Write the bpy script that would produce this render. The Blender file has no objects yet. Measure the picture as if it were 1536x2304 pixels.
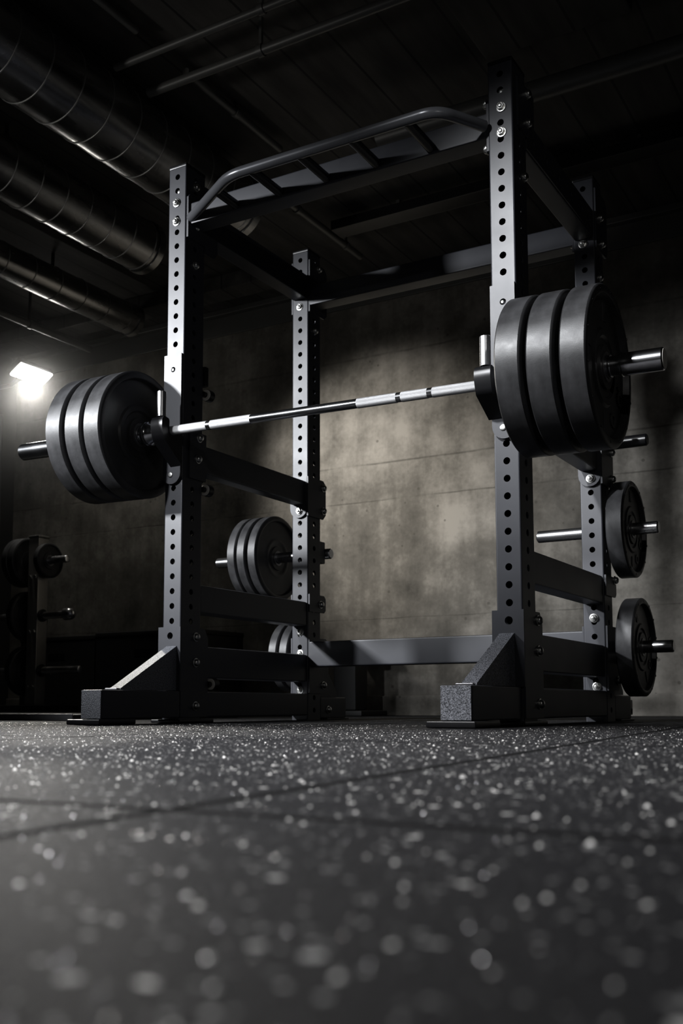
import bpy, bmesh, math, random
from mathutils import Vector, Matrix
random.seed(7)
PI = math.pi
SC = bpy.context.scene
COL = SC.collection

# ------------------------------------------------------------------ materials
def mat(name):
    m = bpy.data.materials.new(name); m.use_nodes = True
    nt = m.node_tree; nt.nodes.clear()
    out = nt.nodes.new('ShaderNodeOutputMaterial')
    b = nt.nodes.new('ShaderNodeBsdfPrincipled')
    nt.links.new(b.outputs[0], out.inputs[0])
    return m, nt, b, out
def N(nt, t, **kw):
    n = nt.nodes.new(t)
    for k, v in kw.items():
        if k in n.inputs.keys(): n.inputs[k].default_value = v
        else: setattr(n, k, v)
    return n
def L(nt, a, b): nt.links.new(a, b)
def ramp(nt, fac, stops):
    r = nt.nodes.new('ShaderNodeValToRGB'); e = r.color_ramp.elements
    while len(e) < len(stops): e.new(0.5)
    for i, (p, c) in enumerate(stops):
        e[i].position = p; e[i].color = (c, c, c, 1) if not isinstance(c, tuple) else (*c, 1)
    L(nt, fac, r.inputs[0]); return r.outputs[0]
def math_n(nt, op, a, b=None, c=None):
    n = nt.nodes.new('ShaderNodeMath'); n.operation = op
    for i, v in enumerate((a, b, c)):
        if v is None: continue
        if isinstance(v, (int, float)): n.inputs[i].default_value = v
        else: L(nt, v, n.inputs[i])
    return n.outputs[0]
def mixc(nt, f, a, b, mode='MIX'):
    n = nt.nodes.new('ShaderNodeMix'); n.data_type = 'RGBA'; n.blend_type = mode
    for s, v in ((n.inputs[0], f), (n.inputs[6], a), (n.inputs[7], b)):
        if isinstance(v, (int, float)): s.default_value = v
        elif isinstance(v, tuple): s.default_value = (*v, 1)
        else: L(nt, v, s)
    return n.outputs[2]
def bump(nt, b, h, strength, dist):
    n = N(nt, 'ShaderNodeBump'); n.inputs['Strength'].default_value = strength; n.inputs['Distance'].default_value = dist
    L(nt, h, n.inputs['Height']); L(nt, n.outputs[0], b.inputs['Normal'])
def objco(nt, scale=(1, 1, 1)):
    t = N(nt, 'ShaderNodeTexCoord'); mp = N(nt, 'ShaderNodeMapping'); mp.inputs['Scale'].default_value = scale
    L(nt, t.outputs['Object'], mp.inputs[0]); return mp.outputs[0]
def noise(nt, co, scale, detail=4, rough=.55):
    n = N(nt, 'ShaderNodeTexNoise'); n.inputs['Scale'].default_value = scale; n.inputs['Detail'].default_value = detail; n.inputs['Roughness'].default_value = rough
    L(nt, co, n.inputs['Vector']); return n.outputs['Fac']

def m_simple(name, col, rough, metal=0., spec=.5, bmp=None, vary=.15):
    m, nt, b, out = mat(name)
    b.inputs['Metallic'].default_value = metal
    b.inputs['Specular IOR Level'].default_value = spec
    co = objco(nt); nz = noise(nt, co, 9, 5)
    L(nt, mixc(nt, nz, tuple(c*(1-vary) for c in col), tuple(c*(1+vary) for c in col)), b.inputs['Base Color'])
    L(nt, math_n(nt, 'MULTIPLY_ADD', nz, .12, rough-.06), b.inputs['Roughness'])
    if bmp: bump(nt, b, noise(nt, co, bmp[0], 3), bmp[1], bmp[2])
    return m
M = {}
M['coat'] = m_simple('graphite powder coat', (.030, .0315, .039), .42, 0, .5, (900, .12, .0006))
M['bar_coat'] = m_simple('satin bar coat', (.10, .102, .11), .30, .3)
M['texture_coat'] = None
def m_wrinkle():
    m, nt, b, out = mat('wrinkle textured coat')
    co = objco(nt); v = N(nt, 'ShaderNodeTexVoronoi'); v.inputs['Scale'].default_value = 420; L(nt, co, v.inputs['Vector'])
    L(nt, ramp(nt, noise(nt, co, 330, 2), [(.36, (.03, .032, .038)), (.64, (.23, .24, .27))]), b.inputs['Base Color']); b.inputs['Roughness'].default_value = .42
    bump(nt, b, mixc(nt, .5, v.outputs['Distance'], noise(nt, co, 300, 3)), .7, .002); return m
M['texture_coat'] = m_wrinkle()
M['black'] = m_simple('black plastic', (.007, .007, .008), .33)
M['chrome'] = m_simple('bright chrome', (.76, .77, .79), .17, 1., vary=.03)
M['peg_chrome'] = m_simple('worn chrome peg', (.74, .74, .75), .26, 1., vary=.05)
M['zinc'] = m_simple('zinc plated bolt', (.62, .62, .60), .30, 1.)
M['knurl'] = None
def m_knurl():
    m, nt, b, out = mat('knurled steel'); b.inputs['Metallic'].default_value = 1; b.inputs['Base Color'].default_value = (.74, .74, .75, 1)
    b.inputs['Roughness'].default_value = .5
    t = N(nt, 'ShaderNodeTexCoord'); sx = N(nt, 'ShaderNodeSeparateXYZ'); L(nt, t.outputs['Object'], sx.inputs[0])
    an = math_n(nt, 'MULTIPLY', math_n(nt, 'ARCTAN2', sx.outputs[2], sx.outputs[1]), 24)
    x = math_n(nt, 'MULTIPLY', sx.outputs[0], 1900)
    h = math_n(nt, 'MULTIPLY', math_n(nt, 'SINE', math_n(nt, 'ADD', x, an)), math_n(nt, 'SINE', math_n(nt, 'SUBTRACT', x, an)))
    bump(nt, b, h, .5, .0012); return m
M['knurl'] = m_knurl()
def m_rubber():
    m, nt, b, out = mat('scuffed black rubber')
    co = objco(nt); nz = noise(nt, co, 14, 6, .65); st = noise(nt, objco(nt, (8, 3, 3)), 5, 5)
    f = math_n(nt, 'MULTIPLY', nz, st)
    L(nt, ramp(nt, f, [(.12, (.020, .020, .021)), (.45, (.050, .050, .053))]), b.inputs['Base Color'])
    L(nt, ramp(nt, nz, [(.3, .36), (.7, .50)]), b.inputs['Roughness'])
    bump(nt, b, noise(nt, co, 260, 3), .12, .001); return m
M['rubber'] = m_rubber()
M['pale'] = m_simple('pale nylon', (.62, .60, .55), .5)
M['steel_grey'] = m_simple('grey steel', (.22, .22, .23), .4, .8)
M['tree_steel'] = m_simple('satin grey steel', (.55, .53, .50), .36, .75)
M['pipe'] = m_simple('dull painted pipe', (.10, .10, .095), .45, .3)
M['dark_paint'] = m_simple('dark painted wall', (.02, .02, .02), .7)
M['duct_seam'] = m_simple('duct seam', (.30, .30, .29), .5, .9)
M['wood'] = m_simple('black painted board', (.010, .010, .010), .6)
def m_duct():
    m, nt, b, out = mat('galvanised duct'); b.inputs['Metallic'].default_value = .95
    co = objco(nt); nz = noise(nt, objco(nt, (1, .25, 1)), 12, 4)
    L(nt, ramp(nt, nz, [(.3, (.20, .20, .20)), (.7, (.36, .355, .345))]), b.inputs['Base Color'])
    L(nt, ramp(nt, nz, [(.3, .18), (.7, .34)]), b.inputs['Roughness'])
    bump(nt, b, noise(nt, co, 30, 2), .12, .004); return m
M['duct'] = m_duct()
def m_concrete():
    m, nt, b, out = mat('board formed concrete'); b.inputs['Roughness'].default_value = .85; b.inputs['Specular IOR Level'].default_value = .25
    co = objco(nt)
    big = noise(nt, co, 1.3, 6, .6); mid = noise(nt, co, 5, 7, .62); fine = noise(nt, co, 45, 5)
    streak = noise(nt, objco(nt, (5.5, 5.5, .45)), 2.2, 5, .6)
    a = math_n(nt, 'ADD', math_n(nt, 'MULTIPLY', big, .60), math_n(nt, 'MULTIPLY', streak, .16))
    a = math_n(nt, 'ADD', a, math_n(nt, 'MULTIPLY', mid, .42)); a = math_n(nt, 'ADD', a, math_n(nt, 'MULTIPLY', fine, .10))
    col = ramp(nt, a, [(.48, (.045, .042, .036)), (.63, (.115, .107, .093)), (.80, (.27, .253, .225))])
    # pour joints at fixed heights, wobbling a little
    sx = N(nt, 'ShaderNodeSeparateXYZ'); L(nt, N(nt, 'ShaderNodeTexCoord').outputs['Object'], sx.inputs[0])
    wob = math_n(nt, 'MULTIPLY', math_n(nt, 'SUBTRACT', noise(nt, co, 3, 3), .5), .02)
    z = math_n(nt, 'ADD', sx.outputs[2], wob)
    joint = None
    for zz, w in ((1.235, .006), (1.455, .008), (2.10, .010), (.55, .004)):
        d = math_n(nt, 'ABSOLUTE', math_n(nt, 'SUBTRACT', z, zz))
        g = math_n(nt, 'SUBTRACT', 1., math_n(nt, 'SMOOTH_MIN', math_n(nt, 'DIVIDE', d, w), 1., .3))
        g = math_n(nt, 'MAXIMUM', g, 0.)
        joint = g if joint is None else math_n(nt, 'MAXIMUM', joint, g)
    jm = math_n(nt, 'MULTIPLY', joint, ramp(nt, noise(nt, co, 6, 4), [(.38, .15), (.6, .9)]))
    v = N(nt, 'ShaderNodeTexVoronoi'); v.inputs['Scale'].default_value = 9; L(nt, co, v.inputs['Vector'])
    pit = math_n(nt, 'LESS_THAN', v.outputs['Distance'], .075)
    col = mixc(nt, math_n(nt, 'MULTIPLY', jm, .75), col, (.03, .027, .022))
    col = mixc(nt, math_n(nt, 'MULTIPLY', pit, .55), col, (.05, .045, .038))
    L(nt, col, b.inputs['Base Color'])
    h = math_n(nt, 'SUBTRACT', math_n(nt, 'ADD', mid, math_n(nt, 'MULTIPLY', fine, .4)), math_n(nt, 'ADD', jm, pit))
    bump(nt, b, h, .25, .01); return m
M['concrete'] = m_concrete()
def m_floor():
    m, nt, b, out = mat('flecked rubber floor tiles'); b.inputs['Specular IOR Level'].default_value = .07
    co = objco(nt)
    def flecks(scale, rad, keep, jit=1.):
        v = N(nt, 'ShaderNodeTexVoronoi'); v.inputs['Scale'].default_value = scale; v.inputs['Randomness'].default_value = jit; L(nt, co, v.inputs['Vector'])
        s = N(nt, 'ShaderNodeSeparateColor'); L(nt, v.outputs['Color'], s.inputs[0])
        rr = math_n(nt, 'MULTIPLY', s.outputs[2], rad)
        on = math_n(nt, 'LESS_THAN', v.outputs['Distance'], math_n(nt, 'ADD', rr, rad*.5))
        k = math_n(nt, 'LESS_THAN', s.outputs[0], keep)
        return math_n(nt, 'MULTIPLY', on, k), s.outputs[1]
    f1, c1 = flecks(120, .26, .07); f2, c2 = flecks(330, .36, .10)
    base = ramp(nt, noise(nt, co, 260, 3), [(.35, (.006, .006, .0068)), (.7, (.018, .018, .020))])
    dust = noise(nt, co, 2.2, 5)
    base = mixc(nt, math_n(nt, 'MULTIPLY', dust, .25), base, (.03, .03, .032))
    fl = mixc(nt, c1, (.25, .25, .25), (.75, .74, .71))
    col = mixc(nt, f2, base, mixc(nt, c2, (.10, .10, .10), (.40, .40, .39)))
    col = mixc(nt, f1, col, fl)
    sx = N(nt, 'ShaderNodeSeparateXYZ'); L(nt, co, sx.inputs[0])
    wob = math_n(nt, 'MULTIPLY', math_n(nt, 'SUBTRACT', noise(nt, co, 60, 3), .5), .003)
    def lines(c, off, step, w):
        f = math_n(nt, 'FRACT', math_n(nt, 'DIVIDE', math_n(nt, 'SUBTRACT', math_n(nt, 'ADD', c, wob), off-step/2-20*step), step))
        d = math_n(nt, 'MULTIPLY', math_n(nt, 'ABSOLUTE', math_n(nt, 'SUBTRACT', f, .5)), step)
        return math_n(nt, 'LESS_THAN', d, w)
    # the long seam rows run very slightly askew of the rack
    xx = math_n(nt, 'MULTIPLY_ADD', sx.outputs[1], .10, sx.outputs[0])
    seam = math_n(nt, 'MAXIMUM', lines(xx, 1.68, .93, .0065), lines(sx.outputs[1], -2.288, 1.0, .0065))
    col = mixc(nt, seam, col, (.004, .004, .004))
    L(nt, col, b.inputs['Base Color'])
    L(nt, mixc(nt, seam, ramp(nt, noise(nt, co, 500, 2), [(.3, .42), (.7, .65)]), (.95, .95, .95)), b.inputs['Roughness'])
    h = math_n(nt, 'ADD', math_n(nt, 'MULTIPLY', noise(nt, co, 380, 4, .7), 1.0), math_n(nt, 'MULTIPLY', noise(nt, co, 90, 3), .5))
    h = math_n(nt, 'SUBTRACT', h, math_n(nt, 'MULTIPLY', seam, 2.))
    bump(nt, b, h, .8, .003); return m
M['floor'] = m_floor()
def m_ceiling():
    m, nt, b, out = mat('dark board ceiling'); b.inputs['Roughness'].default_value = .8
    co = objco(nt); sx = N(nt, 'ShaderNodeSeparateXYZ'); L(nt, co, sx.inputs[0])
    f = math_n(nt, 'ABSOLUTE', math_n(nt, 'SUBTRACT', math_n(nt, 'FRACT', math_n(nt, 'DIVIDE', math_n(nt, 'ADD', sx.outputs[0], 20.), .21)), .5))
    gap = math_n(nt, 'GREATER_THAN', f, .475)
    nz = noise(nt, objco(nt, (4, .6, 4)), 3, 6)
    col = ramp(nt, nz, [(.3, (.018, .017, .016)), (.7, (.06, .057, .052))])
    L(nt, mixc(nt, gap, col, (.006, .006, .006)), b.inputs['Base Color'])
    bump(nt, b, math_n(nt, 'SUBTRACT', nz, gap), .4, .01); return m
M['ceiling'] = m_ceiling()
def m_emit(name, col, s):
    m, nt, b, out = mat(name); b.inputs['Base Color'].default_value = (.8, .8, .8, 1)
    b.inputs['Emission Color'].default_value = (*col, 1); b.inputs['Emission Strength'].default_value = s; return m
M['lamp'] = m_emit('floodlight diffuser', (1., .97, .90), 34)

# ------------------------------------------------------------------ mesh builder
class MB:
    def __init__(s): s.v = []; s.f = []
    def add(s, vs, fs):
        k = len(s.v); s.v += [tuple(p) for p in vs]; s.f += [tuple(i+k for i in f) for f in fs]; return s
    def box(s, x0, x1, y0, y1, z0, z1, bev=.003, seg=2):
        bm = bmesh.new(); bmesh.ops.create_cube(bm, size=1)
        for v in bm.verts: v.co = Vector(((x0+x1)/2+v.co.x*(x1-x0), (y0+y1)/2+v.co.y*(y1-y0), (z0+z1)/2+v.co.z*(z1-z0)))
        if bev: bmesh.ops.bevel(bm, geom=list(bm.edges), offset=min(bev, .45*min(x1-x0, y1-y0, z1-z0)), segments=seg, profile=.5, affect='EDGES')
        return s.take(bm)
    def take(s, bm, mx=None):
        if mx is not None: bm.transform(mx)
        bm.verts.ensure_lookup_table()
        for i, v in enumerate(bm.verts): v.index = i
        s.add([v.co[:] for v in bm.verts], [[v.index for v in f.verts] for f in bm.faces]); bm.free(); return s
    def tube(s, pts, r, n=20, cap=True):
        pts = [Vector(p) for p in pts]; k0 = len(s.v); rings = []; ref = None
        for i, p in enumerate(pts):
            a = (pts[i]-pts[i-1]).normalized() if i else None; c = (pts[i+1]-pts[i]).normalized() if i < len(pts)-1 else None
            t = (a+c).normalized() if a and c else (a or c)
            if ref is None: ref = Vector((0, 0, 1)) if abs(t.z) < .9 else Vector((1, 0, 0))
            u = (ref-t*ref.dot(t)).normalized(); w = t.cross(u); ref = u
            st = 1/max(.4, math.sqrt((1+a.dot(c))/2)) if a and c else 1
            rings.append([p+(u*math.cos(2*PI*j/n)+w*math.sin(2*PI*j/n))*r*(1 if not(a and c) else (1+(st-1)*.5)) for j in range(n)])
        vs = [q for R in rings for q in R]; fs = []
        for i in range(len(rings)-1):
            for j in range(n): fs.append((i*n+j, i*n+(j+1) % n, (i+1)*n+(j+1) % n, (i+1)*n+j))
        if cap: fs.append(tuple(range(n))[::-1]); fs.append(tuple((len(rings)-1)*n+j for j in range(n)))
        return s.add(vs, fs)
    def lathe(s, prof, origin, axis='X', n=64, closed=False):
        # prof: list of (a, r) along the axis
        o = Vector(origin); vs = []; fs = []
        for a, r in prof:
            for j in range(n):
                c, d = math.cos(2*PI*j/n)*r, math.sin(2*PI*j/n)*r
                vs.append(o+(Vector((a, c, d)) if axis == 'X' else Vector((d, a, c)) if axis == 'Y' else Vector((c, d, a))))
        m = len(prof); rng = m if closed else m-1
        for i in range(rng):
            i2 = (i+1) % m
            for j in range(n): fs.append((i*n+j, i2*n+j, i2*n+(j+1) % n, i*n+(j+1) % n))
        if not closed:
            if prof[0][1] > 1e-6: fs.append(tuple(range(n)))
            if prof[-1][1] > 1e-6: fs.append(tuple((m-1)*n+j for j in range(n))[::-1])
        return s.add(vs, fs)
    def plate(s, outline, holes, th, o, U, V):
        """flat plate with round holes: outline in (u, v); front face at o, body th behind it along -U x V"""
        o, U, V = Vector(o), Vector(U), Vector(V); W = U.cross(V)
        bm = bmesh.new(); loops = [list(outline)]+[[(u+r*math.cos(2*PI*k/n), v+r*math.sin(2*PI*k/n)) for k in range(n)] for u, v, r, n in [(h+(18,))[:4] for h in holes]]
        idx = []
        for lp in loops:
            vs = [bm.verts.new((u, v, 0)) for u, v in lp]; idx.append(vs)
            for a, b_ in zip(vs, vs[1:]+vs[:1]): bm.edges.new((a, b_))
        bmesh.ops.triangle_fill(bm, use_beauty=True, edges=list(bm.edges))
        bm.verts.index_update(); nv = len(bm.verts)
        co = [v.co.copy() for v in bm.verts]
        vs = [o+U*c.x+V*c.y for c in co]+[o+U*c.x+V*c.y-W*th for c in co]; fs = []
        for f in bm.faces:
            ii = [v.index for v in f.verts]
            if f.normal.z < 0: ii.reverse()
            fs.append(tuple(ii)); fs.append(tuple(nv+i for i in reversed(ii)))
        for lp in idx:
            for a, b_ in zip(lp, lp[1:]+lp[:1]): fs.append((a.index, nv+a.index, nv+b_.index, b_.index))
        bm.free(); return s.add(vs, fs)
    def prism(s, poly, o, U, V, th): return s.plate(poly, [], th, o, U, V)

def children_mesh(name, mb, m, parent=None, smooth=32, recalc=True):
    me = bpy.data.meshes.new(name); me.from_pydata(mb.v, [], mb.f)
    if recalc:
        bm = bmesh.new(); bm.from_mesh(me); bmesh.ops.recalc_face_normals(bm, faces=bm.faces); bm.to_mesh(me); bm.free()
    if smooth: me.shade_smooth(); me.set_sharp_from_angle(angle=math.radians(smooth))
    me.materials.append(M[m] if isinstance(m, str) else m)
    o = bpy.data.objects.new(name, me); COL.objects.link(o)
    if smooth and len(me.polygons) < 20000:
        wn = o.modifiers.new('even_normals', 'WEIGHTED_NORMAL'); wn.keep_sharp = True; wn.mode = 'FACE_AREA'
    if parent is not None:
        o.parent = parent
        if parent.type == 'EMPTY': o.matrix_parent_inverse = Matrix.Translation(-parent.location) if parent.get('world') else Matrix.Identity(4)
    return o
obj = children_mesh
def tag(o, label, cat, group=None, kind=None):
    if label: o['label'] = label
    if cat: o['category'] = cat
    if group: o['group'] = group
    if kind: o['kind'] = kind
    return o
def thing(name, loc, label, cat, group=None, world=True):
    """Empty at the thing's base. world=True: its parts are given in world coordinates"""
    o = bpy.data.objects.new(name, None); COL.objects.link(o); o.location = loc; o.empty_display_size = .1
    if world: o['world'] = 1
    return tag(o, label, cat, group)
def dup(root, loc, rot=(0, 0, 0), label=None, group=None, scale=None):
    r = root.copy(); COL.objects.link(r); r.location = loc; r.rotation_euler = rot
    if scale: r.scale = scale
    if label: r['label'] = label
    if group: r['group'] = group
    for ch in list(root.children):
        c = ch.copy(); COL.objects.link(c); c.parent = r
        for g in list(ch.children):
            d = g.copy(); COL.objects.link(d); d.parent = c
    return r
def struct(name, mb, m, label=None):
    o = obj(name, mb, m, None, 0); o['kind'] = 'structure'
    if label: o['label'] = label
    return o

# ------------------------------------------------------------------ room
RX0, RX1, RY0, RY1, RZ = -3.52, 4.2, -4.8, 2.55, 2.58
struct('floor', MB().box(RX0-.1, RX1+.1, RY0-.1, RY1+.1, -.06, 0, 0), 'floor')
struct('ceiling', MB().box(RX0-.1, RX1+.1, RY0-.1, RY1+.1, RZ, RZ+.1, 0), 'ceiling')
struct('wall_back', MB().box(RX0-.1, RX1+.1, RY1, RY1+.1, 0, RZ, 0), 'concrete')
struct('wall_left', MB().box(RX0-.1, RX0, RY0-.1, RY1, 0, RZ, 0), 'dark_paint')
struct('wall_right', MB().box(RX1, RX1+.1, RY0-.1, RY1, 0, RZ, 0), 'dark_paint')
struct('wall_front', MB().box(RX0, RX1, RY0-.1, RY0, 0, RZ, 0), 'dark_paint')
struct('baseboard_back', MB().box(RX0, RX1, RY1-.02, RY1, 0, .112, .004), 'concrete')
mb = MB(); mb.box(RX0, RX1, RY1-.05, RY1, RZ-.035, RZ, .004); mb.box(RX0, RX1, RY1-.012, RY1, RZ-.16, RZ-.035, .002)
struct('trim_1', mb, 'pipe')
struct('trim_2', MB().box(.86, 1.42, RY0, .82, 2.505, RZ, .01), 'ceiling')
mb = MB().box(RX0, -.9, 2.06, 2.22, 2.49, RZ, .006)
struct('trim_3', mb, 'ceiling')

# pale rubber granules standing proud of the mats, denser close to the camera side
def m_granule():
    m, nt, b, out = mat('pale rubber granule'); b.inputs['Roughness'].default_value = .22; b.inputs['Specular IOR Level'].default_value = 1.0
    g = N(nt, 'ShaderNodeNewGeometry'); L(nt, ramp(nt, g.outputs['Random Per Island'], [(.0, (.03, .03, .03)), (.80, (.10, .10, .10)), (.90, (.80, .79, .76))]), b.inputs['Base Color'])
    return m
M['granule'] = m_granule()
def granules():
    rg = random.Random(11); V = []; F = []
    def zone(x0, x1, y0, y1, dens, smin, smax):
        for _ in range(int((x1-x0)*(y1-y0)*dens)):
            x, y = rg.uniform(x0, x1), rg.uniform(y0, y1)
            if y > .1 and -3.31 < x < -.64 or (y > -.55 and (-.15 < x < .2 or 1.05 < x < 1.4)): continue
            sx_ = ((x+.10*y-1.68)/.93+.5) % 1-.5; sy_ = ((y+2.288)+.5) % 1-.5
            if abs(sx_*.93) < .010 or abs(sy_) < .010: continue
            s = rg.uniform(smin, smax)*(1.6 if rg.random() < .12 else 1); a = rg.uniform(0, 6.3); k = len(V)
            for i in range(5):
                t = a+i*1.2566; r = s*rg.uniform(.7, 1.25); V.append((x+r*math.cos(t), y+r*math.sin(t), -.0001))
            V.append((x+rg.uniform(-.3, .3)*s, y+rg.uniform(-.3, .3)*s, s*rg.uniform(.5, .95)))
            for i in range(5): F.append((k+i, k+(i+1) % 5, k+5))
    zone(1.50, 2.38, -2.70, -1.95, 4600, .0008, .0016)
    zone(.6, 2.35, -2.0, -.9, 5200, .0007, .0014)
    zone(-.8, 2.2, -.9, .0, 4200, .0008, .0016)
    zone(-1.2, .6, -2.0, -.9, 2500, .0008, .0016)
    mb = MB(); mb.v = V; mb.f = F; o = obj('floor_granules', mb, 'granule', None, 80); o['kind'] = 'stuff'; o['label'] = 'pale grey rubber flecks speckling the black floor tiles'; o['category'] = 'flecks'
granules()

# ------------------------------------------------------------------ power rack
T, W, D, H = .075, 1.266, .894, 1.9205
dF, dB = .108, .097
Z0, HP = .2886, .05
rack = thing('power_rack', (W/2, D/2, 0), 'black steel power rack with four perforated uprights and a pull-up bar', 'power rack')
BOLT = {}
def bolt_mesh(axis):
    if axis in BOLT: return BOLT[axis]
    mb = MB(); n6 = 6
    prof = [(0, .0155), (.0025, .0155), (.003, .014), (.003, .0115)]
    mb.lathe(prof, (0, 0, 0), 'X', 28)
    if axis == '-Y':
        mb.lathe([(.003, .0113), (.0095, .0113), (.0105, .0100)], (0, 0, 0), 'X', 6)
        mb.lathe([(.0105, .0062), (.0145, .0060), (.0150, .005)], (0, 0, 0), 'X', 16)
    else:
        mb.lathe([(.003, .0124), (.0065, .0122)]+[(.0065+.0085*math.sin(t*PI/16), .0122*math.cos(t*PI/16)) for t in range(1, 8)]+[(.015, 0)], (0, 0, 0), 'X', 24)
    o = obj('bolt', mb, 'zinc', None, 30); me = o.data; bpy.data.objects.remove(o)
    rot = {'+X': Matrix.Identity(4), '-X': Matrix.Rotation(PI, 4, 'Z'), '-Y': Matrix.Rotation(-PI/2, 4, 'Z'), '+Y': Matrix.Rotation(PI/2, 4, 'Z')}[axis]
    me2 = me.copy(); me2.transform(rot); BOLT[axis] = me2; return me2
def bolt(parent, axis, p, name='bolt'):
    o = bpy.data.objects.new(name, bolt_mesh(axis)); COL.objects.link(o); o.parent = parent; o.location = p; return o

def upright(x0, x1, y0, y1):
    mb = MB(); c = .004; th = .004
    zs = [Z0+HP*k for k in range(-5, 33)]
    w, d = x1-x0, y1-y0
    def face(o, U, ln):
        mb.plate([(c, 0), (ln-c, 0), (ln-c, H), (c, H)], [(ln/2, z, .0103, 16) for z in zs if .02 < z < H-.02], th, o, U, (0, 0, 1))
    face((x0, y0, 0), (1, 0, 0), w); face((x1, y0, 0), (0, 1, 0), d); face((x1, y1, 0), (-1, 0, 0), w); face((x0, y1, 0), (0, -1, 0), d)
    for cx, cy, a0 in ((x0+c, y0+c, 180), (x1-c, y0+c, 270), (x1-c, y1-c, 0), (x0+c, y1-c, 90)):
        vs = []
        for i in range(5):
            a = math.radians(a0+90*i/4)
            for z in (0, H): vs.append((cx+c*math.cos(a), cy+c*math.sin(a), z))
        mb.add(vs, [(2*i, 2*i+2, 2*i+3, 2*i+1) for i in range(4)])
    o = obj('upright', mb, 'coat', rack, 30, recalc=False)
    cap = MB().box(x0-.001, x1+.001, y0-.001, y1+.001, H+.0005, H+.014, .004)
    obj('end_cap', cap, 'black', o)
    return o
UFL = upright(0, T, 0, dF); UFR = upright(W-T, W, 0, dF)
UBL = upright(0, T, D-dB, D); UBR = upright(W-T, W, D-dB, D)

def part(name, mb, m='coat', parent=rack, smooth=32): return obj(name, mb, m, parent, smooth)
G = .0004
# --- horizontal members
def side_members(x0, x1, dz):
    part('side_brace', MB().box(x0+.004, x1-.004, dF+G, D-dB-G, .378+dz, .474+dz, .006))
    part('side_brace', MB().box(x0+.004, x1-.004, dF+G, D-dB-G, .150, .258, .006))
    part('base_rail', MB().box(x0, x1, dF+G, D-dB-G, .018, .1045, .006))
side_members(0, T, -.006); side_members(W-T, W, .022)
def top_beam(x0, x1, s, zz):
    mb = MB().box(x0+.005, x1-.005, dF+G, D-dB-G, 1.70+zz, 1.80+zz, .005)
    o = part('top_side_beam', mb)
    return o
top_beam(0, T, 1, .02); tb = top_beam(W-T, W, 1, 0)
# holes of the outer top beam shown as a perforated face plate
mb = MB(); mb.plate([(dF+.01, 1.705), (D-dB-.01, 1.705), (D-dB-.01, 1.795), (dF+.01, 1.795)], [(dF+.01+.06+i*.12, 1.75, .0105) for i in range(5)], .004, (W-.0005, 0, 0), (0, 1, 0), (0, 0, 1))
obj('perforated_face', mb, 'coat', tb)
part('rear_crossmember', MB().box(T+G, W-T-G, D-dB+.003, D-dB+.078, .210, .310, .006))
part('rear_crossmember', MB().box(T+G, W-T-G, D-dB+.003, D-dB+.078, 1.690, 1.772, .006))
# --- pull-up station
cross = part('pull_up_crossmember', MB().box(T+G, W-T-G, .012, .088, 1.712, 1.788, .005))
def arc_pts(pts, r, n=6):
    pts = [Vector(p) for p in pts]; out = [pts[0]]
    for a, b, c in zip(pts, pts[1:], pts[2:]):
        d1 = (a-b).normalized(); d2 = (c-b).normalized()
        for i in range(n+1):
            t = i/n; out.append((b+d1*r)*(1-t)**2+b*2*t*(1-t)+(b+d2*r)*t**2)
    out.append(pts[-1]); return out
ZB = 1.735
obj('pull_up_bar', MB().tube(arc_pts([(.083, .018, ZB), (.372, -.155, ZB), (1.098, -.155, ZB), (1.183, -.010, ZB)], .05), .0165, 24), 'bar_coat', cross)
for x in (.28, .455, .635, .815, 1.0):
    g = obj('neutral_grip', MB().tube([(x, -.150 if x > .4 else -.094, ZB-.002), (x, .0115, ZB-.004)], .0155, 20), 'black', cross)
for x0, x1 in ((T+G, T+.008), (W-T-.008, W-T-G)):
    mb = MB(); mb.plate([(.004, 1.665), (.10, 1.665), (.10, 1.83), (.02, 1.83), (.004, 1.81)], [], x1-x0, (x1, 0, 0), (0, 1, 0), (0, 0, 1))
    obj('end_plate', mb, 'coat', cross)
bolt(cross, '-X', (W-T-.0085, .016, 1.677)); bolt(cross, '-X', (W-T-.0085, .016, 1.815))
# --- brackets
def round_plate(y0, y1, z0, z1, ch=.02):
    return [(y0, z0), (y1-ch, z0), (y1, z0+ch), (y1, z1-ch), (y1-ch, z1), (y0, z1)]
def side_plate(x, sgn, poly, holes=(), th=.006, name='corner_bracket'):
    mb = MB()
    if sgn > 0: mb.plate(poly, list(holes), th, (x+th, 0, 0), (0, 1, 0), (0, 0, 1))
    else: mb.plate([(-u, v) for u, v in poly], [], th, (x-th, 0, 0), (0, -1, 0), (0, 0, 1))
    return part(name, mb)
TP = .0064
for ux, s in ((0, -1), (T, 1), (W-T, -1), (W, 1)):
    # base gusset plates on both sides of the front uprights
    side_plate(ux+s*G, s, [(-.004, .020), (.142, .020), (.142, .285), (.122, .318), (-.004, .318)], name='base_bracket')
    if not(ux == T or ux == W-T):
        side_plate(ux+s*G, s, [(.03, 1.735), (.115, 1.735), (.165, 1.79), (.165, 1.885), (.03, 1.885)])
    else:
        side_plate(ux+s*G, s, [(.085 if ux == W-T else .10, 1.64), (.155, 1.64), (.175, 1.665), (.175, 1.87), (.14, 1.885), (.10, 1.885)])
    side_plate(ux+s*G, s, round_plate(.80, .935, 1.665, 1.885))
    side_plate(ux+s*G, s, round_plate(.80, .945, .105, .325))
    side_plate(ux+s*G, s, round_plate(.80, .925, .43, .50, .012))
def base_front(x0, x1):
    mb = MB(); mb.plate([(x0-.012, .106), (x1+.006, .106), (x1+.006, .318), (x0-.012, .318)], [((x0+x1)/2, Z0, .0118)], .007, (0, -.0078, 0), (1, 0, 0), (0, 0, 1))
    return part('base_bracket', mb)
base_front(0, T); base_front(W-T, W)
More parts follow.
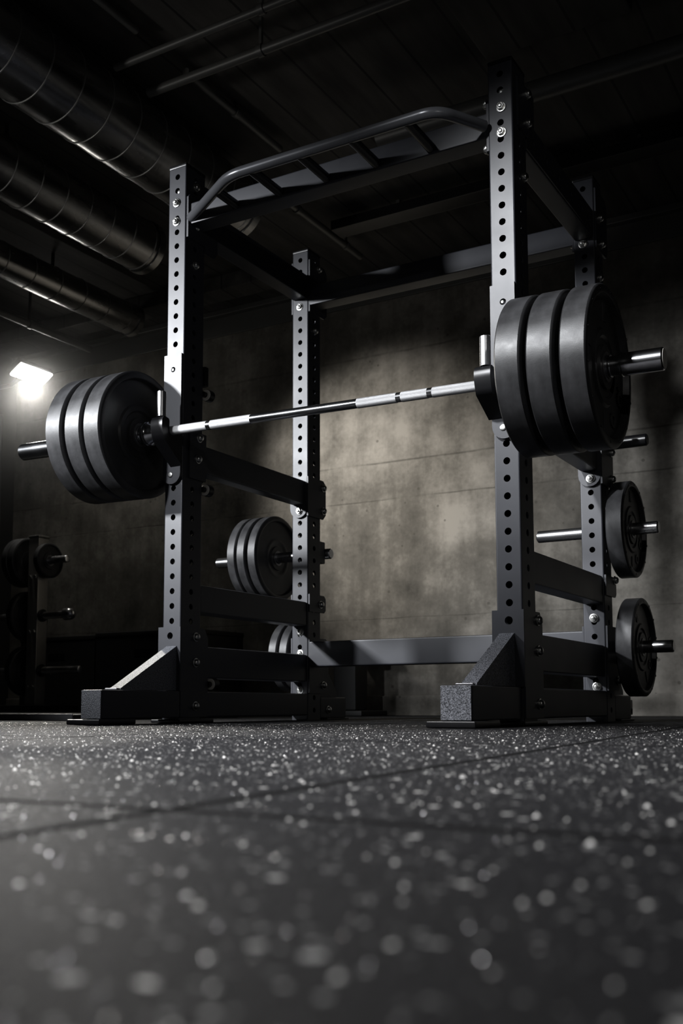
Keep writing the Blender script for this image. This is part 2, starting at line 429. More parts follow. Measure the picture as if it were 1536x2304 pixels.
# --- front feet
def front_foot(cx, yf, wf):
    f = part('front_foot', MB().box(cx-wf/2, cx+wf/2, -yf, -.0084, .018, .1055, .004), 'coat')
    obj('foot_end_cap', MB().box(cx-wf/2+.0008, cx+wf/2-.0008, -yf-.004, -yf-.0002, .019, .1047, .003), 'texture_coat', f)
    # diagonal gusset
    gx = cx+.002; gw = .043
    mb = MB(); mb.prism([(-.0082, .254), (-.0082, .107), (-.275, .107), (-.275, .112)], (gx+gw/2, 0, 0), (0, 1, 0), (0, 0, 1), gw)
    g = obj('gusset', mb, 'texture_coat', f)
    obj('gusset_weld', MB().box(gx-gw/2-.012, gx+gw/2-.006, -.287, -.268, .106, .112, .002), 'steel_grey', f)
    obj('foot_pad', MB().box(cx-.066, cx+.066, -yf-.038, -yf+.125, .001, .0175, .004), 'black', f)
    obj('foot_pad', MB().box(cx-.06, cx+.06, -.035, .150, .001, .0125, .003), 'black', f)
    return f
front_foot(.043, .375, .080); front_foot(W-T/2-.008, .352, .084)
def rear_foot(x0, x1):
    f = part('rear_foot', MB().box(x0, x1, D+G, 1.10, .006, .090, .005))
    mb = MB(); mb.prism([(D+.001, .30), (D+.001, .0915), (1.055, .0915), (1.055, .105), (.945, .235), (.945, .30)], ((x0+x1)/2+.022, 0, 0), (0, 1, 0), (0, 0, 1), .044)
    obj('gusset', mb, 'coat', f)
    obj('foot_pad', MB().box(x0-.01, x1+.01, .93, 1.105, .0005, .0058, .001), 'black', f)
    return f
RFL = rear_foot(0, T); RFR = rear_foot(W-T, W)
# transport roller behind the far foot
ro = part('transport_roller', MB().lathe([(0, .031), (.004, .034), (.026, .034), (.030, .031)], (W-.052, 1.145, .0345), 'X', 36), 'black')
obj('roller_axle', MB().lathe([(-.012, .010), (.042, .010)], (W-.052, 1.145, .0345), 'X', 20), 'chrome', ro)
for fx in (W-.066, W-.016): obj('roller_fork', MB().box(fx, fx+.006, 1.1005, 1.16, .02, .075, .003), 'steel_grey', ro)
# --- bolts
xp = T+G+.0062; xq = W+G+.0062
for y, z in ((.055, 1.864), (.055, 1.718), (.055, 1.581)): bolt(UFL, '+X', (T+.0003 if z < 1.6 else T+.0003, y, z))
for y, z in ((.074, .287), (.074, .201), (.074, .056)): bolt(UFL, '+X', (xp, y, z))
for y, z in ((.105, 1.866), (.108, 1.777)): bolt(UFR, '+X', (xq, y, z))
bolt(UFR, '+X', (W+.0003, .080, 1.598))
for y, z in ((.103, .294), (.103, .208), (.105, .059)): bolt(UFR, '+X', (xq, y, z))
for z in (1.785, 1.708): bolt(UFR, '-Y', (W-T/2+.003, -.0003, z))
for z in (1.795, 1.727): bolt(UFL, '-Y', (T/2-.002, -.0003, z))
bolt(UFL, '-Y', (T/2, .0215, Z0+HP*31)); bolt(UFR, '-Y', (W-T/2, .0215, Z0+HP*31))
for y, z in ((.885, .463),): bolt(UBL, '+X', (xp, y, z))
for y, z in ((.89, .272), (.905, .138), (.878, 1.73), (.871, 1.866)): bolt(UBL, '+X', (xp, y, z))
bolt(UBL, '+X', (T+.0003, .85, 1.597)); bolt(RFL, '+X', (T+.0003, .953, .04))
for x, z in ((.035, 1.690), (.040, .262), (.040, .118), (.041, .350)): bolt(UBL, '-Y', (x, D-dB-.0003, z))
bolt(UBL, '-X', (-G-.0062, .83, 1.69)); bolt(UBL, '-X', (-G-.0062, .83, .118))
for y, z in ((.848, 1.79), (.867, 1.70), (.905, .49), (.925, .267), (.925, .214), (.91, .14)): bolt(UBR, '+X', (xq, y, z))
bolt(UBR, '+X', (W+.0003, .846, 1.569))
for x, z in ((W-T/2-.004, 1.685), (W-T/2, .352), (W-T/2+.004, .118)): bolt(UBR, '-Y', (x, D-dB-.0003, z))
bolt(UBR, '-X', (W-T-G-.0062, .82, 1.70))
# --- plate storage pegs behind the rear uprights
PY = .964
def peg(xa, xb, z, m, x0):
    p = part('storage_peg', MB().lathe([(0, .018), (.004, .022), (xb-xa-.004, .022), (xb-xa, .018)], (xa, PY, z), 'X', 32), m)
    obj('peg_bracket', MB().box(x0+.006, x0+T-.006, D+G, PY-.0215, z-.045, z+.045, .004), 'coat', p)
    return p
peg(-.496, .085, .682, 'peg_chrome', 0); peg(-.19, .06, .262, 'peg_chrome', 0)
peg(.975, 1.418, .676, 'peg_chrome', W-T); peg(1.18, 1.456, .258, 'peg_chrome', W-T); peg(1.19, 1.388, .992, 'black', W-T)
pk = part('pull_pin', MB().lathe([(0, .012), (.05, .012), (.052, .017), (.07, .017), (.072, .014)], (W+G, D-.05, 1.02), 'X', 24), 'black')
def knob(x, y, z, m='pale'):
    k = part('pull_pin', MB().lathe([(0, .010), (.018, .010), (.018, .021), (.042, .021), (.045, .018)], (x, y, z), 'Y', 24), 'black')
    obj('pin_cap', MB().lathe([(-.0035, .017), (-.001, .0195), (.0005, .0195)], (x+.0, y+.0168, z), 'Y', 24), m, k); return k
knob(.074, dF+G, 1.137); knob(.074, dF+G, .800); knob(.080, dF+G+.034, .130)
part('pull_pin', MB().box(.05, .082, dF+G, dF+.022, 1.165, 1.235, .003), 'black')

# ------------------------------------------------------------------ safety spotter arms
def spotter(x0, x1, dz, label):
    s = thing('safety_spotter', ((x0+x1)/2, .45, .86+dz), label, 'safety bar', 'safety spotter arms of the rack')
    obj('beam', MB().box(x0+.008, x1-.008, dF+.026, D-dB-.012, .862+dz, .958+dz, .006), 'coat', s)
    zl, zh = .808+dz, .974+dz; cx = (x0+x1)/2; r = (x1-x0)/2+.002
    ol = [(cx-r, zh), (cx-r, zl+r)]+[(cx+r*math.cos(PI+PI*i/10), zl+r+r*math.sin(PI+PI*i/10)) for i in range(11)]+[(cx+r, zh)]
    ol = ol[::-1]
    e = obj('end_hook', MB().plate(ol, [], .010, (0, D-dB-.0115, 0), (1, 0, 0), (0, 0, 1)), 'coat', s)
    bolt(e, '-Y', (cx+.004, D-dB-.0117, .835+dz))
    for yy in (0.,):
        mb = MB(); sgn = 1
        mb.plate([(D-dB-.010, .815+dz), (.905, .815+dz), (.925, .835+dz), (.925, .960+dz), (.905, .975+dz), (D-dB-.010, .975+dz)], [], .006, (x1+.0071, 0, 0), (0, 1, 0), (0, 0, 1))
        f = obj('hook_flange', mb, 'coat', s)
        bolt(f, '+X', (x1+.0073, .905, .945+dz)); bolt(f, '+X', (x1+.0073, .905, .850+dz))
    e2 = obj('end_hook', MB().plate(ol, [], .010, (0, dF+.0012, 0), (1, 0, 0), (0, 0, 1)), 'coat', s)
    mb = MB(); mb.plate([(.03, .826+dz), (dF+.012, .826+dz), (dF+.012, .99+dz), (.03, .99+dz)], [], .006, (x1+.0071, 0, 0), (0, 1, 0), (0, 0, 1))
    f2 = obj('hook_flange', mb, 'coat', s)
    bolt(f2, '+X', (x1+.0073, .073, .897+dz)); bolt(f2, '+X', (x1+.0073, .080, .972+dz))
    return s
spotter(0, T, 0, 'black safety bar between the uprights nearer the floodlight, above the low side brace')
spotter(W-T, W, 0, 'black safety bar mostly hidden behind the plate stack nearest the storage pegs')

# ------------------------------------------------------------------ barbell
BX0, BX1, BY = -.611, 1.684, -.0635
def zbar(x): return .967-.0185*(x-.05)
TILT = math.atan(.0185)
RS, RB = .0145, .0300
bar = thing('barbell', (.5365, BY, zbar(.5365)), 'long chrome barbell resting in the rack hooks with three plates on each end', 'barbell', world=False)
bar.rotation_euler = (0, TILT, 0)
XC = .5365
def lx(x): return x-XC
sh = obj('shaft', MB().lathe([(lx(-.02), RS), (lx(1.28), RS)], (0, 0, 0), 'X', 32), 'chrome', bar)
def knurl(a, b): obj('knurled_grip', MB().lathe([(lx(a), RS+.0002), (lx(a)+.001, RS+.0007), (lx(b)-.001, RS+.0007), (lx(b), RS+.0002)], (0, 0, 0), 'X', 40), 'knurl', bar)
knurl(.0, .226); knurl(.243, .400); knurl(.787, .918); knurl(.934, 1.018); knurl(1.034, 1.265)
for a, b, s in ((BX0, -.012, -1), (1.278, BX1, 1)):
    pr = [(a, RB-.003), (a+.003, RB), (b-.003, RB), (b, RB-.003)]
    if s < 0: pr = [(a, RB-.003), (a+.003, RB), (-.045, RB), (-.045, .0245), (-.032, .0245), (-.032, .037), (-.028, .040), (-.022, .040), (-.020, .036), (-.017, .036), (-.015, .040), (-.010, .040), (-.006, .036), (.000, .033), (.012, .023), (.026, .022), (.028, .019)]
    else: pr = [(1.240, .019), (1.242, .022), (1.255, .023), (1.262, .036), (1.270, .040), (1.290, .040), (1.293, .036), (1.296, RB), (1.548, RB), (1.5482, .0262), (1.574, .0262), (1.5745, .0318), (1.578, .0318), (1.579, RB), (b-.003, RB), (b, RB-.003)]
    sl = obj('sleeve', MB().lathe([(lx(x), r) for x, r in pr], (0, 0, 0), 'X', 48), 'chrome', bar)
    e = a if s < 0 else b
    obj('end_cap', MB().lathe([(lx(e)-.0005 if s > 0 else lx(e)-.0012, .026), (lx(e)+.0012 if s > 0 else lx(e)+.0005, .026)], (0, 0, 0), 'X', 32), 'pale', sl)

# ------------------------------------------------------------------ bumper plates
def add_marks(p, R, h):
    A = math.radians
    def sector(r0, r1, a0, a1, n=8):
        pts = [(r1*math.cos(a0+(a1-a0)*i/n), r1*math.sin(a0+(a1-a0)*i/n)) for i in range(n+1)]+[(r0*math.cos(a1-(a1-a0)*i/n), r0*math.sin(a1-(a1-a0)*i/n)) for i in range(n+1)]
        mb = MB(); mb.prism(pts, (h*.5+.0032, 0, 0), (0, 1, 0), (0, 0, 1), .0028); obj('raised_mark', mb, 'rubber', p, 40)
    def ring(a, rr):
        obj('raised_mark', MB().lathe([(h*.5+.0003, R*.055), (h*.5+.0032, R*.055), (h*.5+.0032, R*.10), (h*.5+.0003, R*.10)], (0, R*rr*math.cos(A(a)), R*rr*math.sin(A(a))), 'X', 28, closed=True), 'rubber', p, 40)
    sector(R*.56, R*.80, A(-93), A(-89), 2); ring(-58, .68); ring(-20, .70)
    for a in (-12, 168, 92, 86): sector(R*.58, R*.80, A(a), A(a+3), 2)
    sector(R*.905, R*.975, A(-96), A(-82), 4)
    mb = MB()
    for i in range(14):
        a = 2*PI*i/14+.2; mb.lathe([(h-.0002, .0042), (h+.0012, .0036)], (0, R*.935*math.cos(a), R*.935*math.sin(a)), 'X', 10)
    obj('rim_studs', mb, 'black', p, 40)
def plate_proto(name, R, t, hub, label, cat, group, marks=True, steel=True):
    p = thing(name, (0, 0, 0), label, cat, group, world=False)
    h = t/2; q = .0016
    prof = [(-h*.72, hub+q), (-h*.72, hub+.028), (-h*.5, hub+.030), (-h*.5, R*.36), (-h*.66, R*.39), (-h*.66, R*.46), (-h*.5, R*.49), (-h*.5, R*.86), (-h*.95, R*.885), (-h, R*.90), (-h, R-.012), (-h+.002, R-.004), (-h+.006, R),
            (h-.006, R), (h-.002, R-.004), (h, R-.012), (h, R*.90), (h*.95, R*.885), (h*.5, R*.86), (h*.5, R*.49), (h*.66, R*.46), (h*.66, R*.39), (h*.5, R*.36), (h*.5, hub+.030), (h*.72, hub+.028), (h*.72, hub+q)]
    d = obj('disc', MB().lathe(prof, (0, 0, 0), 'X', 128, closed=True), 'rubber', p, 40)
    if steel:
        obj('hub_ring', MB().lathe([(-h*.8, hub+.0013), (-h*.8, hub+.010), (h*.8, hub+.010), (h*.8, hub+.0013)], (0, 0, 0), 'X', 48, closed=True), 'steel_grey', p)
    if marks: add_marks(p, R, h)
    return p
BIG = plate_proto('bumper_plate', .215, .072, RB, 'x', 'weight plate', 'bumper plates on the barbell', marks=False)
big_specs = [(-.249, 'outermost bumper plate of the barbell end under the floodlight'),
             (-.1625, 'middle bumper plate of the three on the barbell end under the floodlight'),
             (-.0795, 'innermost bumper plate beside the hook on the barbell end under the floodlight'),
             (1.3375, 'innermost bumper plate touching the near upright on the barbell end facing the concrete wall'),
             (1.4225, 'middle bumper plate of the three in front of the near perforated upright'),
             (1.5095, 'outermost bumper plate showing its recessed face beside the protruding chrome sleeve')]
for i, (x, lab) in enumerate(big_specs):
    z = zbar(x)-.0004
    rot = (random.uniform(-.1, .1) if x < 1.5 else 0, TILT, 0)
    if i == 0: BIG.location = (x, BY, z); BIG.rotation_euler = rot; BIG['label'] = lab
    else:
        o = dup(BIG, (x, BY, z), rot, lab)
        if i == 5: add_marks(o, .215, .036)
SM = plate_proto('weight_plate', .180, .046, .022, 'x', 'weight plate', 'plates on the rack storage pegs', marks=False)
first = [True]
def small(x, z, R, t, lab, y=PY, group=None):
    s = (t/.046, R/.18, R/.18)
    # the hole follows the scale: sit the plate on its peg
    drop = .0011
    loc = (x, y, z-drop)
    if first[0]:
        first[0] = False; SM.location = loc; SM.scale = s; SM['label'] = lab; return SM
    o = dup(SM, loc, (random.uniform(0, 6), 0, 0), lab, group, s); return o
small(-.298, .682, .180, .044, 'outermost black plate on the storage peg behind the far upright, next to bright peg end')
small(-.249, .682, .180, .044, 'middle of three black plates on the storage peg seen below the safety bar')
small(-.194, .682, .180, .044, 'innermost of three black plates on the storage peg seen below the safety bar')
SP2 = plate_proto('weight_plate', .172, .062, .022, 'black plate on the upper loaded peg below the barbell, against the concrete wall', 'weight plate', 'plates on the rack storage pegs')
SP2.location = (1.305, PY, .676-.0011)
dup(SP2, (1.328, PY, .258-.0011), (.5, 0, 0), 'black plate on the lowest storage peg, almost touching the floor by the rear foot')
SP3 = plate_proto('weight_plate', .145, .044, .022, 'outer plate of the pair low behind the two side braces', 'weight plate', 'plates on the rack storage pegs', marks=False)
SP3.location = (-.112, PY, .262-.0011)
dup(SP3, (-.060, PY, .262-.0011), (.4, 0, 0), 'inner plate of the pair low behind the two side braces, beside the far upright')

# ------------------------------------------------------------------ bar hooks
def hook(x0, off, label):
    cx = x0+T/2; zb = zbar(cx+off)
    s = thing('bar_hook', (cx, -.03, .80), label, 'bar hook', 'hooks holding the barbell')
    r = .037; zl, zh = .800, 1.249
    ol = [(cx+r, zh), (cx+r, zl+r)]+[(cx+r*math.cos(-PI*i/12), zl+r+r*math.sin(-PI*i/12)) for i in range(1, 12)]+[(cx-r, zl+r), (cx-r, zh)]
    ol = ol[::-1]
    pl = obj('mounting_plate', MB().plate(ol, [(cx+.002, 1.196, .0095)], .011, (0, -.0125, 0), (1, 0, 0), (0, 0, 1)), 'coat', s)
    obj('hook_pin', MB().lathe([(0, .0035), (.006, .0075), (.010, .0075)], (cx+.000, -.0128, 1.196), 'Y', 20), 'zinc', pl)
    obj('hook_pin', MB().lathe([(0, .006), (.002, .0095), (.004, .0095)], (cx-.004, -.0168, .832), 'Y', 20), 'zinc', pl)
    hx = cx+off; yb = BY; sr = RS+.0022
    # side profile of the padded cradle (y, z)
    seat = [(yb+sr*math.cos(PI*2-PI*i/14), zb+sr*math.sin(PI*2-PI*i/14)) for i in range(15)]  # from plate side under the bar to the front
    prof = [(-.0130, .858), (-.0130, zb+.028), (yb+sr, zb+.018)]+seat+[(yb-sr, zb+.030), (yb-sr-.004, zb+.036), (-.104, zb+.040), (-.112, zb+.036), (-.118, zb+.024), (-.119, zb+.004), (-.112, zb-.022), (-.104, zb-.040)]
    mb = MB(); mb.prism(prof[::-1] if False else prof, (hx+.024, 0, 0), (0, 1, 0), (0, 0, 1), .048)
    obj('cradle', mb, 'black', s, 40)
    mb = MB().lathe([(zb+.040, .0145), (zb+.041, .0155), (zb+.124, .0155), (zb+.126, .0140)], (hx+(.005 if off > 0 else .003), -.0985, 0), 'Z', 32)
    obj('front_lip', mb, 'peg_chrome', s)
    return s
hook(W-T, -.022, 'bar hook with chrome lip on the near upright, beside the larger-looking plate stack')
hook(0, .021, 'bar hook with chrome lip on the far front upright, beside plates near the floodlight')

# ------------------------------------------------------------------ ceiling services
def duct(x, z, r, ya, yb, label, seams):
    d = thing('air_duct', (x, (ya+yb)/2, z-r), label, 'air duct', 'round air ducts under the ceiling')
    obj('duct_pipe', MB().lathe([(ya, r), (yb, r), (yb, r*.9)], (x, 0, z), 'Y', 64), 'duct', d, 40)
    y = ya+.05
    while y < yb-.03:
        obj('seam_ring', MB().lathe([(y-.0035, r), (y-.002, r+.0028), (y+.002, r+.0028), (y+.0035, r)], (x, 0, z), 'Y', 64), 'duct_seam', d, 50); y += seams
    obj('collar', MB().lathe([(yb-.045, r), (yb-.043, r+.007), (yb-.004, r+.007), (yb-.002, r)], (x, 0, z), 'Y', 64), 'duct', d, 50)
    yy = ya+.7
    while yy < yb-.2:
        obj('hanger', MB().box(x-.012, x+.012, yy-.0015, yy+.0015, z+r+.0005, RZ-.0005, 0), 'pipe', d); yy += 1.05
    return d
duct(-.505, 2.372, .150, -4.6, 1.10, 'largest round metal duct, closest to the rack top, running toward the back wall', .155)
duct(-1.160, 2.375, .128, -4.6, 1.22, 'middle round metal duct with a bright streak on its underside', .15)
duct(-1.950, 2.405, .092, -4.6, 2.02, 'thinnest round metal duct, right above the floodlight', .19)
def pipe(name, pts, r, label, clamps, cat='pipe'):
    c = sum((Vector(p) for p in pts), Vector())/len(pts)
    p = thing(name, (c.x, c.y, c.z-r), label, cat, 'pipes under the ceiling')
    obj('pipe', MB().tube(pts, r, 24), 'pipe', p, 40)
    a, b = Vector(pts[0]), Vector(pts[-1]); ax = 'X' if abs((b-a).x) > abs((b-a).y) else 'Y'
    for t in clamps:
        q = a.lerp(b, t)
        mb = MB().lathe([(-.012, r+.0005), (-.012, r+.005), (.012, r+.005), (.012, r+.0005)], q, ax, 24, closed=True)
        mb.box(q.x-.006, q.x+.006, q.y-.006, q.y+.006, q.z+r+.004, RZ-.0005, 0)
        obj('pipe_clamp', mb, 'pipe', p, 40)
    return p
pipe('conduit_pipe', [(-.33, .265, 2.452), (4.1, .265, 2.452)], .018, 'nearer pipe of the twin pipes crossing above the big duct', (.12, .35, .7))
pipe('conduit_pipe', [(-.33, .075, 2.452), (4.1, .075, 2.452)], .014, 'farther thin pipe of the twin pipes crossing above the big duct, nearest the frame top', (.15, .4, .75))
pipe('conduit_pipe', [(.30, 1.00, 2.44), (4.1, 1.00, 2.44)], .040, 'thick dark pipe passing behind the top of the near upright', (.35, .7))
pipe('conduit_pipe', [(-.40, 1.30, 2.50), (-.40, 2.10, 2.50)], .018, 'short pale pipe slanting between the rack top beams', (.2, .8))
pipe('conduit_pipe', [(-.20, .33, 2.535), (-.20, 1.0, 2.535)], .016, 'faint thin pipe above the pull-up bar beside the largest duct', (.5,))
pipe('conduit_pipe', [(-.20, -1.2, 2.535), (-.20, .04, 2.535)], .014, 'faint thin pipe at the frame top beside the largest duct', (.5,))
pipe('conduit_pipe', [(-2.32, -3.0, 2.30), (-2.32, 2.04, 2.30)], .022, 'thin pipe under the thinnest duct, hanging over the floodlight', (.3, .6, .9))
tr = thing('cable_tray', (1.4, 1.77, 2.48), 'dark perforated cable tray crossing the ceiling behind the pull-up bar', 'cable tray')
obj('tray_base', MB().box(-.36, 4.1, 1.72, 1.82, 2.485, 2.489, .001), 'black', tr)
for y in (1.715, 1.82): obj('tray_side', MB().box(-.36, 4.1, y, y+.005, 2.485, 2.535, .001), 'black', tr)
for x in (.0, 1.2, 2.4): obj('hanger', MB().box(x-.01, x+.01, 1.765, 1.775, 2.4895, RZ-.0005, 0), 'pipe', tr)

# ------------------------------------------------------------------ floodlight on the side wall
fl = thing('floodlight', (-2.677, 1.9, 2.10), 'lit white floodlight hanging on an arm above the weight tree', 'floodlight')
LC = Vector((-2.677, 1.90, 2.152)); nrm = Vector((.058, 0, -.097)).normalized(); su = Vector((-.097, 0, -.058)).normalized(); vy = Vector((0, 1, 0))
mx = Matrix((( su.x, 0, nrm.x, LC.x), (su.y, 1, nrm.y, LC.y), (su.z, 0, nrm.z, LC.z), (0, 0, 0, 1)))
def obox(w, l, z0, z1, bev=.004):
    t = MB().box(-w/2, w/2, -l/2, l/2, z0, z1, bev); return MB().add([mx @ Vector(v) for v in t.v], t.f)
obj('housing', obox(.122, .276, -.050, -.0105), 'black', fl)
obj('diffuser', obox(.112, .262, -.010, .002, .003), 'lamp', fl)
obj('mounting_arm', MB().tube([(-2.735, 1.90, 2.175), (-2.86, 1.90, 2.115), (RX0+.012, 1.90, 2.115)], .014, 16), 'steel_grey', fl)
obj('wall_flange', MB().lathe([(0, .05), (.010, .05), (.012, .04)], (RX0+.001, 1.90, 2.115), 'X', 28), 'steel_grey', fl)
up = thing('wall_conduit', (RX0+.05, 2.36, 0), 'vertical grey conduit below the floodlight at the room corner', 'conduit')
obj('conduit', MB().tube([(RX0+.045, 2.36, .02), (RX0+.045, 2.36, 2.12)], .022, 20), 'steel_grey', up)
for z in (.5, 1.2, 1.9): obj('conduit_clip', MB().box(RX0+.001, RX0+.026, 2.33, 2.39, z-.012, z+.012, .002), 'steel_grey', up)

# ------------------------------------------------------------------ weight tree by the back wall
TX, TY = -2.47, 1.80
wt = thing('weight_tree', (TX, TY, 0), 'blurred grey weight tree with chrome pegs by the back wall', 'weight tree')
obj('post', MB().box(TX-.042, TX+.042, TY-.042, TY+.042, .066, 1.07, .006), 'tree_steel', wt)
obj('base', MB().box(TX-.26, TX+.26, TY-.06, TY+.06, .012, .065, .006).box(TX-.045, TX+.045, TY-.32, TY+.32, .012, .0645, .006), 'black', wt)
for x, y in ((TX+.235, TY), (TX-.235, TY), (TX, TY-.29), (TX, TY+.29)):
    obj('foot', MB().lathe([(0.0005, .034), (.0115, .030)], (x, y, 0), 'Z', 24), 'black', wt)
obj('top_cap', MB().box(TX-.046, TX+.046, TY-.046, TY+.046, 1.0705, 1.085, .006), 'zinc', wt)
PEGS = []
for z, ln in ((.93, .20), (.60, .26), (.27, .32)):
    for s in (-1, 1):
        a, b = TX+s*.0425, TX+s*(.0425+ln)
        pr = [(0, .023), (ln-.012, .023), (ln-.004, .021), (ln, .012)]
        if s > 0 and z == .60: pr = [(0, .023), (ln-.07, .023), (ln-.069, .036)]+[(ln-.036+.036*math.sin(t*PI/16), .036*math.cos(t*PI/16)) for t in range(0, 8)]+[(ln, .0)]
        mb = MB().lathe([(s*u, r) for u, r in pr], (a, TY, z), 'X', 24)
        obj('peg', mb, 'peg_chrome', wt); PEGS.append((s, z))
        obj('peg_flange', MB().lathe([(s*.0, .038), (s*.008, .038), (s*.010, .030)], (a+s*.0, TY, z), 'X', 24), 'black', wt)
        obj('bolt', MB().lathe([(0, .012), (-.008, .011)], (TX+s*.02, TY-.0425, z-.10), 'Y', 12), 'zinc', wt)
TP_ = plate_proto('weight_plate', .150, .050, .023, 'x', 'weight plate', 'plates on the weight tree', marks=False)
TQ_ = plate_proto('weight_plate', .105, .045, .023, 'x', 'weight plate', 'plates on the weight tree', marks=False)
tspec = [(-1, .93, 0, 'black plate on the top peg of the weight tree, away from the rack'),
         (-1, .93, 1, 'outer plate on the top peg of the weight tree, away from the rack'),
         (1, .93, 0, 'smaller black plate on the top peg of the weight tree, rack side'),
         (-1, .60, 0, 'black plate on the middle peg of the weight tree'),
         (-1, .27, 0, 'black plate on the lowest peg of the weight tree')]
for i, (s, z, k, lab) in enumerate(tspec):
    x = TX+s*(.0425+.040+.053*k); loc = (x, TY, z-.0011)
    if i == 0: TP_.location = loc; TP_['label'] = lab
    else:
        if s > 0: TQ_.location = (x, TY, z-.0011); TQ_['label'] = lab
        else: dup(TP_, loc, (random.uniform(0, 6), 0, 0), lab)
# ------------------------------------------------------------------ plyo boxes, platform, utility post
def plyo(x0, x1, y0, y1, h, label):
    b = thing('plyo_box', ((x0+x1)/2, (y0+y1)/2, 0), label, 'plyo box', 'dark plyo boxes by the back wall')
    obj('body', MB().box(x0, x1, y0, y1, .0005, h-.03, .006), 'wood', b)
    obj('lid', MB().box(x0-.004, x1+.004, y0-.004, y1+.004, h-.0295, h, .006), 'wood', b)
    for yy in (y0-.0012,):
        obj('hand_slot', MB().box((x0+x1)/2-.07, (x0+x1)/2+.07, yy-.0005, yy+.001, h-.15, h-.11, 0), 'black', b)
plyo(-2.98, -2.33, 2.15, 2.50, .50, 'dark plyo box standing behind the weight tree')
plyo(-2.20, -1.45, 2.02, 2.50, .50, 'dark plyo box behind the front foot of the far upright')
lp = thing('lifting_platform', (-1.9, .8, 0), 'low dark lifting platform on the floor behind the far front foot', 'platform')
obj('deck', MB().box(-3.3, -.66, .27, 1.35, .0005, .0245, .004), 'wood', lp)
obj('edge_strip', MB().box(-3.3, -.66, .262, .2695, .0005, .0275, .002), 'steel_grey', lp)
up2 = thing('bench_stand', (-.63, 2.30, 0), 'dark square stand in front of the wall below the rear crossmember', 'stand')
obj('post', MB().box(-.66, -.52, 2.24, 2.38, .03, .36, .01), 'wood', up2)
obj('base', MB().box(-.74, -.44, 2.16, 2.46, .0005, .0295, .006), 'wood', up2)
obj('top_pad', MB().box(-.70, -.48, 2.20, 2.42, .3605, .40, .012), 'black', up2)

# ------------------------------------------------------------------ haze round the floodlight
def m_haze():
    m = bpy.data.materials.new('thin haze'); m.use_nodes = True; nt = m.node_tree; nt.nodes.clear()
    out = nt.nodes.new('ShaderNodeOutputMaterial'); v = nt.nodes.new('ShaderNodeVolumePrincipled')
    v.inputs['Color'].default_value = (.9, .9, .9, 1); v.inputs['Anisotropy'].default_value = .35
    t = N(nt, 'ShaderNodeTexCoord'); ln = N(nt, 'ShaderNodeVectorMath', operation='LENGTH'); L(nt, t.outputs['Object'], ln.inputs[0])
    f = math_n(nt, 'MAXIMUM', math_n(nt, 'SUBTRACT', 1., ln.outputs['Value']), 0.)
    L(nt, math_n(nt, 'MULTIPLY', math_n(nt, 'MULTIPLY', f, f), HAZE), v.inputs['Density'])
    L(nt, v.outputs[0], out.inputs['Volume']); return m
HAZE = .17
bm = bmesh.new(); bmesh.ops.create_icosphere(bm, subdivisions=3, radius=1.0)
me = bpy.data.meshes.new('haze'); bm.to_mesh(me); bm.free(); me.materials.append(m_haze())
hz = bpy.data.objects.new('haze', me); COL.objects.link(hz); hz.location = (-2.66, 1.85, 2.10); hz.scale = (1.5, 1.5, 1.3)
tag(hz, 'thin dusty haze glowing around the floodlight', 'haze', None, 'stuff')

# ------------------------------------------------------------------ lights
def spot(name, loc, target, power, size, blend, radius, col=(1, 1, 1)):
    l = bpy.data.lights.new(name, 'SPOT'); l.energy = power; l.spot_size = math.radians(size); l.spot_blend = blend; l.shadow_soft_size = radius; l.color = col
    o = bpy.data.objects.new(name, l); COL.objects.link(o); o.location = loc
    o.rotation_euler = (Vector(target)-Vector(loc)).to_track_quat('-Z', 'Y').to_euler(); return o
spot('rack_spotlight', (-2.2, -2.8, 2.15), (.03, .25, .95), 1250, 37, .95, .14, (.94, .965, 1.0))
spot('hook_fill', (-.75, -3.0, 2.0), (.05, 0, .90), 340, 30, 1.0, .06, (.94, .965, 1.0))  # added fill for the bar hook area, not a fixture of the room
spot('plate_fill', (.55, -2.5, 2.45), (1.36, -.06, 1.10), 560, 29, 1.0, .10, (.95, .97, 1.0))  # unseen fill added to brighten the near plate stack and upright
spot('wall_washer', (-1.75, .35, 1.85), (-.56, 2.55, 1.26), 500, 42, 1.0, .08, (1., .96, .90))
spot('floor_fill', (-.15, -2.4, 2.5), (.90, -1.8, 0), 1500, 64, 1.0, .10, (.98, .98, 1.))  # added overhead fill so the foreground floor and its flecks show
spot('floodlight_beam', (-2.645, 1.88, 2.08), (.2, -1.2, 0), 190, 58, 1.0, .10, (1., .96, .88))
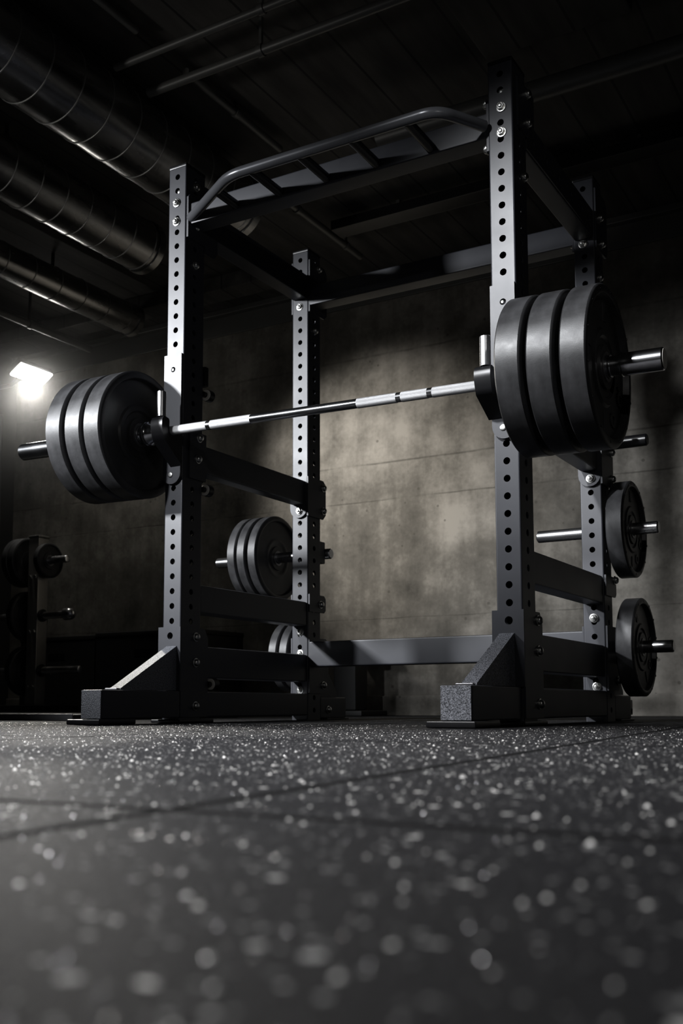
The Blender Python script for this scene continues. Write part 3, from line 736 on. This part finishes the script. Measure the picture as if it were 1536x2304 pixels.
spot('floodlight_spill', (-2.60, 1.70, 2.05), (-2.40, 1.55, .4), 16, 60, 1.0, .06, (1., .96, .88))
spot('duct_fill', (-1.6, -3.3, .6), (-.85, -.4, 2.5), 80, 42, 1.0, .15, (1., .97, .93))  # added off-frame fill that lifts the ducts and ceiling pipes out of black
spot('bolt_glint_fill', (2.9, -2.5, 1.7), (.6, .5, .9), 13, 70, .8, .018, (1., .98, .95))  # weak light added only to raise glints on the bolt heads
w = bpy.data.worlds.new('World'); SC.world = w; w.use_nodes = True
w.node_tree.nodes['Background'].inputs[0].default_value = (0, 0, 0, 1)

# ------------------------------------------------------------------ camera
cam = bpy.data.cameras.new('camera'); co = bpy.data.objects.new('camera', cam); COL.objects.link(co); SC.camera = co
f, cy = 2362.8, 1350.2
yaw, pitch, roll = -.5251, .1004, -.0026
fw = Vector((math.sin(yaw)*math.cos(pitch), math.cos(yaw)*math.cos(pitch), math.sin(pitch)))
rt = Vector((math.cos(yaw), -math.sin(yaw), 0)); upv = rt.cross(fw)
r2 = rt*math.cos(roll)+upv*math.sin(roll); u2 = -rt*math.sin(roll)+upv*math.cos(roll)
co.matrix_world = Matrix(((r2.x, u2.x, -fw.x, 2.2768), (r2.y, u2.y, -fw.y, -2.7361), (r2.z, u2.z, -fw.z, .0554), (0, 0, 0, 1)))
cam.sensor_fit = 'VERTICAL'; cam.sensor_height = 36; cam.sensor_width = 24
cam.lens = f/2304*36; cam.shift_y = (cy-1152)/2304; cam.clip_start = .01
cam.dof.use_dof = True; cam.dof.focus_distance = 2.75; cam.dof.aperture_fstop = 7.2; cam.dof.aperture_blades = 0

vs = SC.view_settings
SC.display_settings.display_device = 'sRGB'
vs.view_transform = 'Standard'; vs.look = 'None'; vs.gamma = 1; vs.use_curve_mapping = False; vs.exposure = 0
SC.cycles.use_denoising = True
SC.cycles.max_bounces = 6; SC.cycles.volume_bounces = 0; SC.cycles.sample_clamp_indirect = 4
for o in bpy.data.objects:
    if 'world' in o: del o['world']
